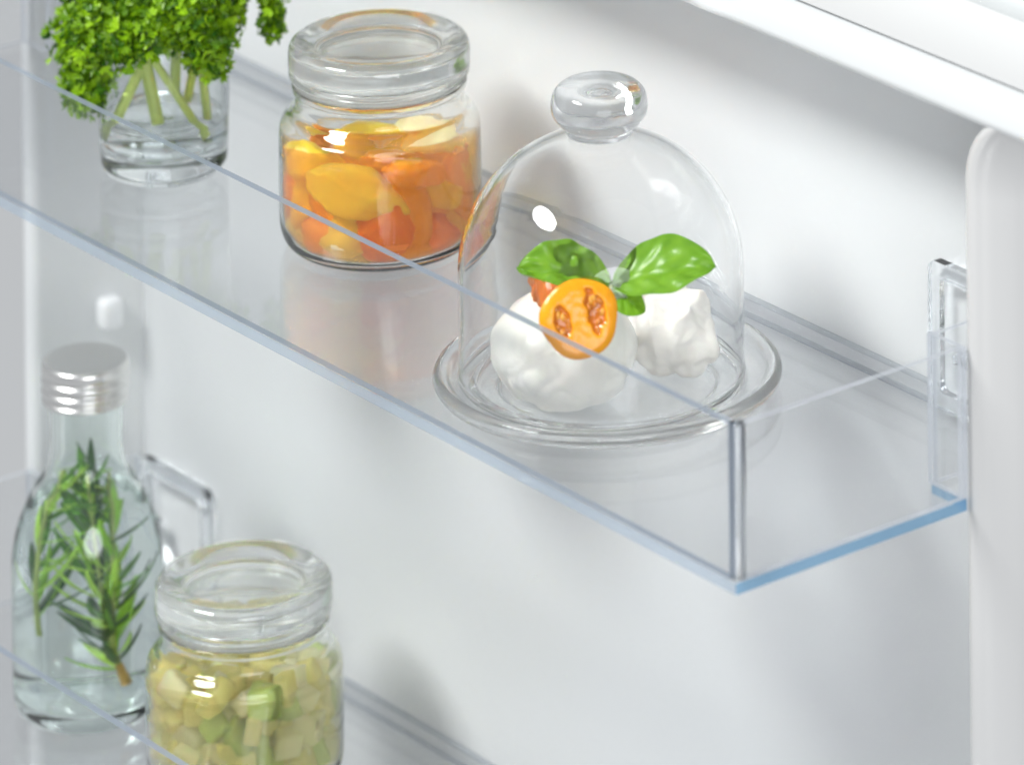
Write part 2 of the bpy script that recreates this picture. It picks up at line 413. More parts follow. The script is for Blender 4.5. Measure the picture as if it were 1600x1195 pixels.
# ------------------------------------------------------------------ clear door shelves
T = 0.0022
def make_shelf(label, z):
    t = thing('door_shelf', label, 'door shelf', (0, 0, z), group='clear plastic door shelves')
    L = -0.612
    FT = 0.0040
    e = [M['sheet'], M['edge']]
    # floor: full width in front, narrower between the ridges
    bm = bmesh.new()
    pts = [(L, 0), (0, 0), (0, 0.103), (-0.019, 0.103), (-0.019, 0.1495), (L+0.019, 0.1495), (L+0.019, 0.103), (L, 0.103)]
    lo = [bm.verts.new((x, y, 0)) for x, y in pts]; hi = [bm.verts.new((x, y, FT)) for x, y in pts]
    bm.faces.new(lo[::-1]); bm.faces.new(hi)
    for k in range(len(pts)):
        f = bm.faces.new((lo[k], lo[(k+1) % len(pts)], hi[(k+1) % len(pts)], hi[k])); f.material_index = 1 if k in (1, 2) else (2 if k == 0 else 0)
    obj('floor_panel', bm, None, t, smooth=False, mats=[M['floor_sheet'], M['blue_edge'], M['front_edge']])
    z0 = FT + 0.0002
    obj('front_panel', box_bm(L+0.0038, -0.0038, 0.0003, 0.0003+0.0031, z0, 0.057, edge_axis=1), None, t, False, mats=e)
    se = [M['sheet'], M['side_edge']]
    for s, x in ((1, -0.0003), (-1, L+0.0003)):
        xa, xb = sorted((x, x - s*T))
        obj('side_panel', box_bm(xa, xb, 0.0038, 0.1012, z0, 0.057, edge_axis=0), None, t, False, mats=se)
        # solid rounded corner post
        cx = (-0.0036 if s == 1 else L+0.0036)
        rod = lathe([(0, z0), (0.0026, z0), (0.0028, z0+0.0004), (0.0028, 0.0565), (0.0024, 0.057), (0, 0.057)], 24)
        obj('corner_post', rod, M['rod'], t, loc=(cx + (0.0003 if s == 1 else -0.0003), 0.0036, 0))
        # step in between the ridges
        xi = (-0.019 if s == 1 else L+0.019)
        xa, xb = sorted((x, xi))
        obj('step_panel', box_bm(xa, xb, 0.1014, 0.1014+T, z0, 0.057, edge_axis=1), None, t, False, mats=se)
        xa, xb = sorted((xi, xi + s*T))
        obj('inner_side_panel', box_bm(xa, xb, 0.1040, 0.1455, z0, 0.0565, edge_axis=0), None, t, False, mats=se)
        # back tab: a raised frame with a thinner window
        xa, xb = sorted((xi, xi - s*0.0515))
        bmf = bmesh.new()
        def rr(x0_, x1_, z0_, z1_, r, y):
            o = []
            for cx_, cz_, a0 in ((x1_-r, z0_+r, -90), (x1_-r, z1_-r, 0), (x0_+r, z1_-r, 90), (x0_+r, z0_+r, 180)):
                for k in range(6):
                    a = math.radians(a0 + 90*k/5); o.append(bmf.verts.new((cx_+r*math.cos(a), y, cz_+r*math.sin(a))))
            return o
        fo, fi = rr(xa, xb, z0, 0.0572, 0.004, 0.1455), rr(xa+0.005, xb-0.005, z0+0.006, 0.0515, 0.003, 0.1455)
        bo, bi = rr(xa, xb, z0, 0.0572, 0.004, 0.1490), rr(xa+0.005, xb-0.005, z0+0.006, 0.0515, 0.003, 0.1490)
        for A, B in ((fo, fi), (fi, bi), (bi, bo), (bo, fo)):
            for k in range(24):
                bmf.faces.new((A[k], A[(k+1) % 24], B[(k+1) % 24], B[k]))
        obj('back_tab', bmf, M['rod'], t, smooth=False)
        # locking catch: a ledge standing out from the inner side of the tab
        xa2, xb2 = sorted((xi - s*0.002, xi - s*0.018))
        obj('catch', box_bm(xa2, xb2, 0.128, 0.1450, 0.0335, 0.0365, bev=0.0006), M['rod'], t)
    # low back rail
    obj('back_rail', box_bm(L+0.019+0.052, -0.019-0.052, 0.1455, 0.1490, z0, 0.0118, bev=0.0006, edge_axis=1), None, t, False, mats=[M['floor_sheet'], M['rail_edge']])
    return t
M['front_edge'] = sheet('plastic_edge_front', tint=(0.80, 0.87, 0.95), haze=0.45, hazecol=(0.70, 0.80, 0.92), rough=0.1)
M['rail_edge'] = sheet('plastic_edge_rail', tint=(0.80, 0.82, 0.85), haze=0.18, hazecol=(0.62, 0.66, 0.71), rough=0.1)
ZL = -0.235
make_shelf('upper clear plastic door shelf holding parsley, orange jar and glass dome', 0)
make_shelf('lower clear plastic door shelf holding rosemary bottle and pale green jar', ZL)
FZ = 0.0043    # top of a shelf floor

# ------------------------------------------------------------------ preserving jars
JS = 0.962
def make_jar(label, loc, liquid=None, liq_mat=None, liq_name='syrup', JZ=1.0):
    t = thing('glass_jar', label, 'jar', loc, group='round glass jars with glass lids')
    out = [(0, 0.0012), (0.020, 0.0010), (0.031, 0.0002), (0.0352, 0.0004), (0.0385, 0.0030), (0.0402, 0.0075), (0.0407, 0.014), (0.0408, 0.030),
           (0.0406, 0.042), (0.0398, 0.0475), (0.0372, 0.0512), (0.0350, 0.0530), (0.0343, 0.0550), (0.0344, 0.0590), (0.0352, 0.0605), (0.0352, 0.0622)]
    inn = [(0.0318, 0.0622), (0.0316, 0.058), (0.0322, 0.0530), (0.0352, 0.0496), (0.0384, 0.0462), (0.0393, 0.041), (0.0395, 0.030),
           (0.0394, 0.014), (0.0387, 0.0078), (0.0366, 0.0040), (0.0310, 0.0026), (0.015, 0.0026), (0, 0.0026)]
    obj('jar_body', lathe(sc(spline(out, 4) + spline(inn, 4), JS, JZ)), M['jarglass'], t)
    lid_o = [(0, 0.0660), (0.024, 0.0660), (0.0265, 0.0645), (0.0275, 0.0606), (0.0300, 0.0602), (0.0310, 0.0620), (0.0312, 0.0642), (0.0345, 0.0646), (0.0362, 0.0655), (0.0366, 0.0680), (0.0366, 0.0735),
             (0.0360, 0.0765), (0.0340, 0.0783), (0.0315, 0.0786), (0.0290, 0.0782), (0.0268, 0.0772), (0.0250, 0.0762), (0.0225, 0.0758), (0.015, 0.0757), (0, 0.0757)]
    obj('lid', lathe(sc(spline(lid_o, 4), JS, JZ)), M['lidglass'], t)
    seal = lathe(sc([(0.0316, 0.0625), (0.0350, 0.0625), (0.0352, 0.0635), (0.0350, 0.0643), (0.0316, 0.0643), (0.0314, 0.0635), (0.0316, 0.0625)], JS, JZ))
    obj('seal_ring', seal, M['seal'], t)
    if liquid:
        h = liquid
        lq = [(0, 0.0028), (0.0308, 0.0028), (0.0363, 0.0042), (0.0384, 0.0080), (0.0392, 0.014), (0.0393, 0.030), (0.0392, h-0.0006), (0.0388, h), (0.0, h)]
        obj(liq_name, lathe(sc(lq, JS, JZ)), liq_mat, t)
    return t
M['seal'] = sheet('clear_seal', tint=(0.9, 0.9, 0.88), haze=0.35, hazecol=(0.85, 0.86, 0.84), rough=0.2)
JA = (-0.3300, 0.0872, FZ - 0.0002)
make_jar('glass jar filled with orange fruit in syrup on upper shelf', JA, 0.0405, M['syrup'])
JB = (-0.4120, 0.0770, ZL + FZ - 0.0002)
make_jar('glass jar filled with pale green cubes beside the rosemary bottle', JB, 0.0445, M['brine'], 'brine', 1.03)

def wedge(L, Wd, H, seed=0):
    """crescent slice of fruit"""
    bm = bmesh.new(); rings = []
    rnd = random.Random(seed); n = 14; off = Vector((seed, seed*2.1, 0))
    for i in range(n+1):
        t = i/n; a = (t-0.5)*math.radians(130)
        R = L*0.55
        c = Vector((math.sin(a)*R, 0, (1-math.cos(a))*R))
        s = max(0.06, math.sin(math.pi*min(max(t, 0.02), 0.98))**0.55)
        tz = Vector((-math.sin(a), 0, math.cos(a)))
        ring = []
        for k in range(12):
            b = 2*math.pi*k/12
            cy_, cz_ = math.cos(b)*Wd*0.5*s, math.sin(b)*H*0.5*s
            if cz_ > 0: cy_ *= (1-0.55*cz_/(H*0.5))
            p = c + Vector((0, cy_, 0)) + tz*cz_
            p += Vector((1, 1, 1))*noise.noise(p*90+off)*0.0009
            ring.append(bm.verts.new(p))
        rings.append(ring)
    for A, B in zip(rings[:-1], rings[1:]):
        for k in range(12): bm.faces.new((A[k], A[(k+1) % 12], B[(k+1) % 12], B[k]))
    bm.faces.new(rings[0][::-1]); bm.faces.new(rings[-1])
    return bm

# camera-facing basis in the ground plane, used to arrange food as it lies
Rv = Vector((math.cos(YAW), math.sin(YAW), 0)); Fv = Vector((-math.sin(YAW), math.cos(YAW), 0))
def place(o, base, r, f, z, rot=(0, 0, 0)):
    p = Vector(base) + Rv*r + Fv*f; o.location = (p.x, p.y, base[2]+z); o.rotation_euler = rot

# pieces: kind, colour, right, forward(away), z, rot, label
GJ = 'pieces of fruit in the orange jar'
pieces = [
 ('blob', 'f_cream', -0.007, -0.027, 0.0285, (0.2, 0.3, 0.95), (0.0150, 0.0085, 0.0070), 'large cream lump of fruit high at the front of the jar'),
 ('wedge', 'f_orange', 0.0135, -0.022, 0.020, (1.2, 1.4, 0.5), (0.030, 0.014, 0.012), 'broad orange slice standing upright right of the jar centre'),
 ('blob', 'f_red', 0.004, -0.027, 0.0135, (0.4, 0.5, 0.6), (0.0095, 0.0085, 0.0095), 'red orange chunk low at the front of the jar'),
 ('blob', 'f_cream', -0.0105, -0.0235, 0.0115, (0.2, 0.1, 0.2), (0.0100, 0.0085, 0.0060), 'pale cream chunk resting low in the jar left of the red one'),
 ('wedge', 'f_yellow', -0.027, -0.011, 0.026, (1.1, 1.2, -0.4), (0.026, 0.013, 0.012), 'yellow slice against the left wall of the jar'),
 ('blob', 'f_cream', -0.029, -0.008, 0.013, (0.3, 0.4, 1.9), (0.0065, 0.0080, 0.0090), 'small cream piece low against the left wall of the jar'),
 ('wedge', 'f_yellow', 0.029, -0.009, 0.019, (1.2, 1.5, 1.1), (0.032, 0.014, 0.012), 'yellow slice standing against the right wall of the jar'),
 ('blob', 'f_orange', -0.019, -0.0205, 0.0100, (0, 0.3, 0.5), (0.0080, 0.0070, 0.0065), None),
 ('blob', 'f_yellow', 0.001, 0.010, 0.034, (0, 0.3, 1.0), (0.0150, 0.0100, 0.0070), None),
 ('blob', 'f_cream', 0.018, 0.012, 0.037, (0, 0.3, 0.8), (0.0110, 0.0090, 0.0060), 'cream chunk poking out of the syrup at the back right'),
 ('wedge', 'f_orange', -0.014, 0.012, 0.033, (0.3, 0.2, 1.2), (0.026, 0.012, 0.010), None),
 ('wedge', 'f_orange', 0.020, 0.000, 0.029, (0.4, 0.2, 1.8), (0.026, 0.013, 0.011), None),
 ('blob', 'f_orange', 0.000, 0.003, 0.018, (0.0, 0.0, 0.4), (0.023, 0.018, 0.012), 'big orange chunk of fruit filling the middle of the jar'),
 ('blob', 'f_yellow', 0.018, 0.015, 0.018, (0.3, 0.1, 0.4), (0.012, 0.012, 0.010), None),
 ('blob', 'f_orange', -0.018, 0.016, 0.016, (0.3, 0.1, 0.4), (0.012, 0.012, 0.010), None),
 ('blob', 'f_red', 0.0225, -0.0195, 0.0090, (0.3, 0.7, 0.4), (0.0075, 0.0070, 0.0045), 'small red orange piece on the jar bottom at the right'),
 ('wedge', 'f_orange', -0.016, -0.020, 0.0185, (0.9, 0.9, 0.2), (0.024, 0.013, 0.011), None),
 ('blob', 'f_orange', 0.0125, -0.0235, 0.0085, (0.2, 0.5, 0.2), (0.0100, 0.0075, 0.0050), None),
 ('wedge', 'f_yellow', 0.021, -0.017, 0.028, (1.0, 0.6, 0.9), (0.024, 0.013, 0.011), None),
 ('blob', 'f_yellow', -0.024, -0.010, 0.0345, (0.2, 0.5, 0.2), (0.0090, 0.0080, 0.0060), None),
 ('blob', 'f_orange', 0.008, -0.014, 0.0335, (0.2, 0.5, 0.9), (0.0120, 0.0080, 0.0060), None),
 ('wedge', 'f_orange', 0.031, -0.014, 0.027, (1.1, 1.3, 1.3), (0.026, 0.013, 0.011), 'orange slice at the right wall of the jar just under the syrup line'),
 ('blob', 'f_orange', 0.016, -0.028, 0.036, (0.2, 0.1, 0.9), (0.0100, 0.0050, 0.0040), None),
 ('blob', 'f_orange', -0.031, -0.006, 0.020, (0.2, 0.1, 0.9), (0.0060, 0.0080, 0.0100), None),
 ('blob', 'f_yellow', -0.001, -0.0135, 0.0215, (0.1, 0.5, 2.0), (0.0085, 0.0080, 0.0070), None),
]
for i, (k, c, r, f, z, rot, sz, lab) in enumerate(pieces):
    bm = blob(*[q*1.30 for q in sz], sub=4, amp=0.22, freq=1.3, seed=i+3) if k == 'blob' else wedge(*[q*1.12 for q in sz], seed=i)
    o = obj('fruit_slice' if k == 'wedge' else 'fruit_chunk', bm, M[c])
    place(o, JA, r, f, z, rot)
    mw = Matrix.Translation(o.location) @ o.rotation_euler.to_matrix().to_4x4(); mi = mw.inverted()
    for v in o.data.vertices:          # soft fruit flattens where it presses on the glass
        w = mw @ v.co; dx, dy = w.x-JA[0], w.y-JA[1]; rr_ = math.hypot(dx, dy); lim = 0.0374 - max(0, w.z-JA[2]-0.040)*0.9 - max(0, 0.010-(w.z-JA[2]))*0.50
        if rr_ > lim: w.x, w.y = JA[0]+dx*lim/rr_, JA[1]+dy*lim/rr_
        w.z = max(w.z, JA[2]+0.0030)
        v.co = mi @ w
    tag(o, lab or 'plain piece of orange or yellow fruit packed inside the jar', 'fruit piece', GJ)

# pale green jar: rounded cubes piled up
cube_me = {}
def soft_cube(seed):
    bm = bmesh.new(); bmesh.ops.create_cube(bm, size=1.0)
    rnd = random.Random(seed)
    for v in bm.verts: v.co = Vector([c*rnd.uniform(0.78, 1.15) for c in v.co])
    bmesh.ops.bevel(bm, geom=bm.edges[:], offset=0.14, segments=2, profile=0.5, affect='EDGES')
    me = bpy.data.meshes.new('cube_piece'); bm.to_mesh(me); bm.free(); me.shade_smooth()
    return me
for c in ('g_pale', 'g_yellow', 'g_green'):
    cube_me[c] = [soft_cube(k) for k in range(4)]
    for me in cube_me[c]: me.materials.append(M[c])
rnd = random.Random(5); spots = []
tries = 0
while len(spots) < 190 and tries < 90000:
    tries += 1
    z = rnd.uniform(0.007, 0.0455); rmax = (0.0322 if z < 0.043 else 0.0322-(z-0.043)*0.7)
    a = rnd.uniform(0, 2*math.pi); rr_ = rmax*math.sqrt(rnd.uniform(0.02, 1))
    p = Vector((math.cos(a)*rr_, math.sin(a)*rr_, z))
    if all((p-q).length > 0.0067 for q in spots): spots.append(p)
for p in spots:
    r = p.dot(Rv)
    g = rnd.random()
    c = 'g_green' if g < (0.20 if r > 0.008 else 0.03) else ('g_yellow' if g < 0.58 else 'g_pale')
    o = obj('preserved_cube', rnd.choice(cube_me[c]))
    s = rnd.uniform(0.0100, 0.0138); o.scale = (s, s, s*rnd.uniform(0.45, 0.95))
    o.location = (JB[0]+p.x, JB[1]+p.y, JB[2]+p.z); o.rotation_euler = [rnd.uniform(0, 6) for _ in range(3)]
    kind = {'g_green': 'soft olive green cube piled in the pale green jar', 'g_yellow': 'dull yellow cube piled in the pale green jar', 'g_pale': 'pale cream yellow cube piled in the pale green jar'}[c]
    tag(o, kind, 'preserved cube', kind.split(' piled')[0] + 's in the lower jar')

# ------------------------------------------------------------------ parsley in a tumbler
PG = (-0.4480, 0.0652, FZ - 0.0002)
t = thing('glass_tumbler', 'clear glass tumbler of water holding the parsley bunch', 'glass', PG)
o_ = [(0, 0.0016), (0.015, 0.0012), (0.0205, 0.0001), (0.0235, 0.0008), (0.0258, 0.0035), (0.0266, 0.008), (0.0270, 0.02), (0.0274, 0.040), (0.0278, 0.0585), (0.0276, 0.0594)]
i_ = [(0.0268, 0.0594), (0.0266, 0.0585), (0.0260, 0.040), (0.0254, 0.022), (0.0247, 0.0145), (0.0225, 0.0105), (0.018, 0.0088), (0.010, 0.0082), (0, 0.0080)]
obj('tumbler_body', lathe(sc(spline(o_, 4)+spline(i_, 4), 0.957)), M['tumbler'], t)
obj('water', lathe([(0, 0.0082), (0.0172, 0.0090), (0.0218, 0.0107), (0.0239, 0.0147), (0.0245, 0.021), (0.0246, 0.0225), (0, 0.0225)]), M['water'], t)

pb = thing('parsley_bunch', 'bright green curly parsley bunch standing in the tumbler', 'parsley', (PG[0], PG[1], PG[2]+0.010))
def rel(r, f, z): v = Rv*r + Fv*f; return Vector((v.x, v.y, z))
# clump centres in (right, away, up) metres around the tumbler axis
clumps = [(-0.030,-0.004,0.036,0.0125),(-0.033,0.0,0.052,0.0120),(-0.024,-0.010,0.052,0.0125),(-0.014,-0.012,0.050,0.0110),(-0.026,0.002,0.064,0.0140),
 (-0.012,-0.012,0.062,0.0130),(0.000,-0.014,0.054,0.0110),(0.004,-0.012,0.066,0.0140),(0.014,-0.010,0.055,0.0110),(0.021,-0.008,0.047,0.0110),(0.020,-0.004,0.060,0.0130),
 (-0.032,0.006,0.078,0.0130),(-0.018,0.000,0.080,0.0150),(-0.002,-0.004,0.080,0.0150),(0.014,-0.002,0.078,0.0150),(0.026,0.002,0.070,0.0100),(0.022,0.004,0.088,0.013),
 (0.034,0.000,0.077,0.0080),(0.0415,0.000,0.0715,0.0065),(0.0440,-0.002,0.0625,0.0060),(0.0445,-0.003,0.0570,0.0048),(0.022,-0.008,0.041,0.0085),(-0.010,0.008,0.094,0.016),(0.006,0.006,0.096,0.016),(-0.026,0.006,0.093,0.013),
 (0.0,0.010,0.066,0.015),(-0.016,0.010,0.068,0.014),(0.016,0.010,0.070,0.013),(0.036,0.0,0.092,0.009)]
def curly(bm, p, n, s, rnd):
    """one crimped leaflet: a lobed, cupped fan"""
    n = n.normalized(); a = n.orthogonal().normalized()
    a = (Matrix.Rotation(rnd.uniform(0, 6.28), 3, n) @ a); b = n.cross(a)
    root = bm.verts.new(p)
    K = 9; prev = None; curl_ = rnd.uniform(0.2, 1.1)
    for k in range(K):
        ang = math.radians(-95 + 190*k/(K-1))
        rad = s*(1.0 if k % 2 == 0 else 0.76)*rnd.uniform(0.82, 1.12)
        q = p + a*math.cos(ang)*rad + b*math.sin(ang)*rad + n*(s*curl_*(0.75 if k % 2 == 0 else 0.25)*rnd.uniform(0.6, 1.2))
        v = bm.verts.new(q)
        if prev: bm.faces.new((root, prev, v))
        prev = v
rnd = random.Random(11)
for (r, f, z, rad) in clumps:
    if z < 0.06 and f < -0.006: f, z = f-0.017, z+0.012
    bm = bmesh.new()
    cnt = int(420*(rad/0.013)**2)
    c = rel(r, f, z-0.010)
    off = Vector((rnd.uniform(0, 9), rnd.uniform(0, 9), rnd.uniform(0, 9)))
    for _ in range(cnt):
        d = Vector((rnd.gauss(0, 1), rnd.gauss(0, 1), rnd.gauss(0, 1))).normalized()
        rr_ = rad*rnd.uniform(0.45, 1.0)*(1+0.45*noise.noise(d*2.3+off))
        curly(bm, c+d*rr_, d + Vector((rnd.uniform(-.7, .7), rnd.uniform(-.7, .7), rnd.uniform(-.4, .9))), rnd.uniform(0.0020, 0.0034), rnd)
    me = bpy.data.meshes.new('leaf_cluster'); bm.to_mesh(me); bm.free(); me.materials.append(M['parsley'])
    obj('leaf_cluster', me, None, pb, smooth=False)
# stems: foot (right, away, up) -> top
for (a, b, w) in ( ((-0.021,-0.008,0.0160),(0.000,-0.004,0.058),0.0017), ((-0.001,-0.010,0.0215),(-0.010,-0.002,0.058),0.0021), ((0.0165,-0.010,0.0170),(-0.010,-0.006,0.056),0.0013),
                  ((0.018,-0.006,0.022),(0.014,-0.004,0.060),0.0014), ((0.009,0.004,0.026),(0.017,0.000,0.060),0.0014), ((0.004,0.004,0.03),(0.006,0.002,0.064),0.0018)):
    p0, p2 = rel(a[0], a[1], a[2]-0.010), rel(b[0], b[1], b[2]-0.010)
    mid = (p0+p2)/2 + Vector((0.0012, -0.001, 0.002))
    obj('stem', tube(bez(p0, mid, p2, 8), w*1.25, 12), M['stem'], pb)
obj('stem', tube(bez(rel(0.016, 0, 0.058), rel(0.036, 0, 0.080), rel(0.0440, -0.001, 0.052), 10), 0.0009, 8), M['stem'], pb)

# ------------------------------------------------------------------ glass dome and plate
PL = (-0.1590, 0.0670, FZ - 0.0002)
t = thing('glass_plate', 'clear round glass plate with thick raised rim under the dome', 'plate', PL)
pr = [(0, 0.0020), (0.036, 0.0018), (0.041, 0.0002), (0.047, 0.0002), (0.052, 0.0012), (0.0585, 0.0022), (0.0630, 0.0038), (0.0650, 0.0066), (0.0653, 0.0090), (0.0643, 0.0112), (0.0622, 0.0120),
      (0.0605, 0.0108), (0.0590, 0.0086), (0.0565, 0.0074), (0.0530, 0.0070), (0.0505, 0.0072), (0.0490, 0.0082), (0.0478, 0.0080), (0.0460, 0.0062), (0.030, 0.0058), (0, 0.0058)]
obj('plate_body', lathe(sc(spline(pr, 4), 0.975, 0.74), 128), M['glass'], t)

t = thing('glass_dome', 'clear bell shaped glass dome covering the mozzarella', 'glass dome', (PL[0]-0.0014, PL[1]-0.0016, PL[2]-0.0024))
G = 0.0018
outer = [(0.0535, 0.0078), (0.0540, 0.0090), (0.0535, 0.012), (0.0535, 0.030), (0.0535, 0.045)]
for k in range(1, 15):
    a = math.radians(90*k/15); outer.append((0.0535*math.cos(a), 0.045+0.0495*math.sin(a)))
inner = [(r*(0.0535-G)/0.0535, 0.045+(z-0.045)*(0.0495-G)/0.0495) for r, z in outer[4:]]
kn = [(0.0122, 0.0942), (0.0116, 0.0952), (0.0122, 0.0962), (0.0152, 0.0980), (0.0177, 0.1012), (0.0182, 0.1047), (0.0172, 0.1087), (0.0140, 0.1116), (0.0080, 0.1131), (0, 0.1135)]
dome_prof = spline(outer, 3)
dome_prof = [(0, 0.045+0.0495-G)] + inner[::-1] + [(0.0535-G, 0.030), (0.0535-G, 0.0095), (0.0530-G*0.5, 0.0076)] + dome_prof[:] + [(0, 0.0945)]
obj('dome_shell', lathe(sc(dome_prof, 0.974, 1.016), 128), M['dome'], t)
obj('knob', lathe(sc(spline([(0, 0.0946), (0.0070, 0.0944), (0.0112, 0.0941)] + kn[:], 5), 0.974, 1.016), 64), M['glass'], t)

# ------------------------------------------------------------------ food on the plate
FP = (PL[0], PL[1], PL[2])
def at_img(px, py, z):
    """world point at height z on the line of sight used only while measuring; plain ground-plane arithmetic"""
    r = _F + _R*((px-1387)/9811) - _U*((py+3258)/9811); P = cam.location
    return P + r*((z-P.z)/r.z)
zb = PL[2]+0.0040
ball = blob(0.0262, 0.0262, 0.0205, sub=6, amp=0.09, freq=0.9, seed=4, flat=-0.0185)
bp_ = at_img(881, 543, zb+0.019)
for v in ball.verts:       # folds drawn together near the front foot
    d = v.co
    k = noise.noise(Vector((d.x*55, d.y*55, d.z*110)))
    low = max(0, -d.z/0.019)
    wq = Vector((d.x, d.y, d.z)) + 0.006*Vector((noise.noise(d*70), noise.noise(d*70+Vector((5, 0, 0))), noise.noise(d*70+Vector((0, 7, 0)))))
    crease = max(0, 1-abs(noise.noise(Vector((wq.x*42+3, wq.y*42, wq.z*30+1))))*6)**1.5
    tuck = (-Fv*0.80 - Rv*0.42 + Vector((0, 0, -0.42))).normalized(); dn = v.co.normalized()
    th = math.acos(max(-1, min(1, dn.dot(tuck)))); e1 = tuck.orthogonal().normalized(); e2 = tuck.cross(e1)
    ph = math.atan2(dn.dot(e2), dn.dot(e1)) + 0.7*noise.noise(dn*3)
    v.co += dn*(-0.0016*math.exp(-(th/0.22)**2) + 0.0007*(abs(math.sin(ph*4.5+th*3))-0.5)*math.exp(-((th-0.45)/0.42)**2))
    v.co += v.co.normalized()*(k*0.0008*(0.3+low) - crease*0.0022*min(1, 0.12+low*1.5))
o = obj('mozzarella_ball', ball, M['moz']); o.location = bp_; tag(o, 'smooth white mozzarella ball at the front of the glass plate', 'cheese')
torn = blob(0.0185, 0.0165, 0.0165, sub=6, amp=0.20, freq=1.2, seed=12, facets=9, flat=-0.0150)
for v in torn.verts:
    v.co += v.co.normalized()*((1-abs(noise.noise(Vector((v.co.x*95, v.co.y*95, v.co.z*55))))*2.2)*0.0012 + noise.noise(v.co*300)*0.0008)
o = obj('mozzarella_piece', torn, M['moz2']); o.location = at_img(1050, 508, zb+0.015); o.rotation_euler = (0.1, 0.2, 0.6)
tag(o, 'torn fibrous piece of white mozzarella behind the ball', 'cheese')

# halved yellow tomato, cut face towards the viewer's side
tomc = at_img(911, 497, zb+0.040)
tomc = tomc + (-Fv*0.0235)
tomc.z += 0.0092
def half_tomato(loc, normal, R_, label):
    t = thing('tomato_half', label, 'tomato', loc)
    q = Vector(normal).to_track_quat('Z', 'Y'); t.rotation_mode = 'QUATERNION'; t.rotation_quaternion = q @ Matrix.Rotation(math.radians(14), 3, 'Z').to_quaternion()
    bm = bmesh.new(); bmesh.ops.create_uvsphere(bm, u_segments=48, v_segments=32, radius=1)
    for v in bm.verts:
        p = v.co.copy()
        wob = 1+0.03*math.sin(math.atan2(p.y, p.x)*3)+0.02*math.sin(math.atan2(p.y, p.x)*5)
        if p.z > 0: p.z *= 0.04
        v.co = Vector((p.x*R_*wob, p.y*R_*wob*0.96, p.z*R_*0.95))
    obj('skin', bm, M['tom_skin'], t)
    # cut face: flesh with two hollow seed chambers, gel and seeds lying in them
    def kidney(x, y):
        """<1 inside the chamber"""
        X, Y = abs(x)/R_, y/R_
        Y2 = Y - 0.05 + 0.10*noise.noise(Vector((x*300, y*300, 1)))
        X2 = X - 0.45 + 0.36*Y2*Y2
        return math.sqrt((X2/0.23)**2 + (Y2/0.49)**2) + 0.28*noise.noise(Vector((x*330, y*330, 2))) + (0.10 if x < 0 else -0.04)
    bm = bmesh.new(); rings = []; nr, na = 34, 96
    for i in range(nr+1):
        q = i/nr; ring = []
        for k in range(na):
            a = 2*math.pi*k/na; wob = 1+0.03*math.sin(a*3)+0.02*math.sin(a*5)
            r = R_*0.975*q*wob; x, y = r*math.cos(a), r*math.sin(a)*0.97
            z = 0.0013*(1-q**8) + 0.0002*noise.noise(Vector((x*400, y*400, 0)))
            kd = kidney(x, y)
            z -= 0.0012*max(0, min(1, (1.10-kd)/0.35))
            ring.append(bm.verts.new((x, y, z+0.0006)))
            if i == 0: break
        rings.append(ring)
    for A, B in zip(rings[:-1], rings[1:]):
        for k in range(na):
            if len(A) == 1: bm.faces.new((A[0], B[k], B[(k+1) % na]))
            else: bm.faces.new((A[k], B[k], B[(k+1) % na], A[(k+1) % na]))
    for f in bm.faces: f.normal_flip() if f.normal.z < 0 else None
    bm.normal_update()
    for f in bm.faces:
        c_ = f.calc_center_median()
        if kidney(c_.x, c_.y) < 0.98: f.material_index = 1
    fl = obj('flesh', bm, None, t, mats=[M['tom_flesh'], M['tom_gel']])
    for s in (-1, 1):
        rr_ = random.Random(5+s); n_ = 0
        while n_ < 11:
            x, y = s*R_*rr_.uniform(0.2, 0.7), R_*rr_.uniform(-0.5, 0.58)
            if kidney(x, y) > 0.85: continue
            n_ += 1
            g = blob(0.0010, 0.0017, 0.0011, sub=2, amp=0.2, seed=n_)
            gm = obj('seed', g, M['gelseed'] if n_ % 3 else M['seed'], fl, loc=(x, y, 0.0003)); gm.rotation_euler = (0, 0, rr_.uniform(-0.8, 0.8)+s*y/R_)
    return t
nrm = Vector((-Fv.x*1.0, -Fv.y*1.0, 0.42)) + Rv*0.12
half_tomato(tomc, nrm, 0.0139, 'halved yellow orange tomato with its cut face showing seeds')
ch = blob(0.0140, 0.0115, 0.0120, sub=5, amp=0.25, freq=1.6, seed=14)
o = obj('tomato_piece', ch, M['char']); o.location = at_img(882, 460, zb+0.040) + Fv*0.006; tag(o, 'dark orange roasted tomato piece behind the tomato half under basil', 'tomato')

def basil_leaf(L, Wd, curl, cup, wrinkle, seed):
    bm = bmesh.new(); nu, nv = 30, 16; uvl = bm.loops.layers.uv.new('UVMap')
    off = Vector((seed*2.3, seed, 0)); grid = []
    for i in range(nu+1):
        u = i/nu; w = Wd*0.5*(math.sin(math.pi*u**1.02))**0.60
        row = []
        for j in range(nv+1):
            v = -1+2*j/nv
            x = L*u
            y = v*w
            z = curl*math.sin(math.pi*u*0.9)*L + cup*abs(v)**1.5*w - 0.0010*math.exp(-(v*6)**2)
            z += wrinkle*math.sin(u*26 - abs(v)*7)*abs(v)**0.7*(1-abs(v)**2) + wrinkle*1.6*noise.noise(Vector((u*5, v*2.2, seed)) + off)
            row.append((bm.verts.new((x, y, z)), (u, v)))
        grid.append(row)
    for i in range(nu):
        for j in range(nv):
            q = (grid[i][j], grid[i+1][j], grid[i+1][j+1], grid[i][j+1])
            try: f = bm.faces.new([a[0] for a in q])
            except ValueError: continue
            for lp, a in zip(f.loops, q): lp[uvl].uv = a[1]
    return bm
bj = at_img(958, 424, zb+0.052) + Fv*(-0.012)
bs = thing('basil_sprig', 'green basil sprig with two glossy leaves on top of the tomato', 'basil', bj)
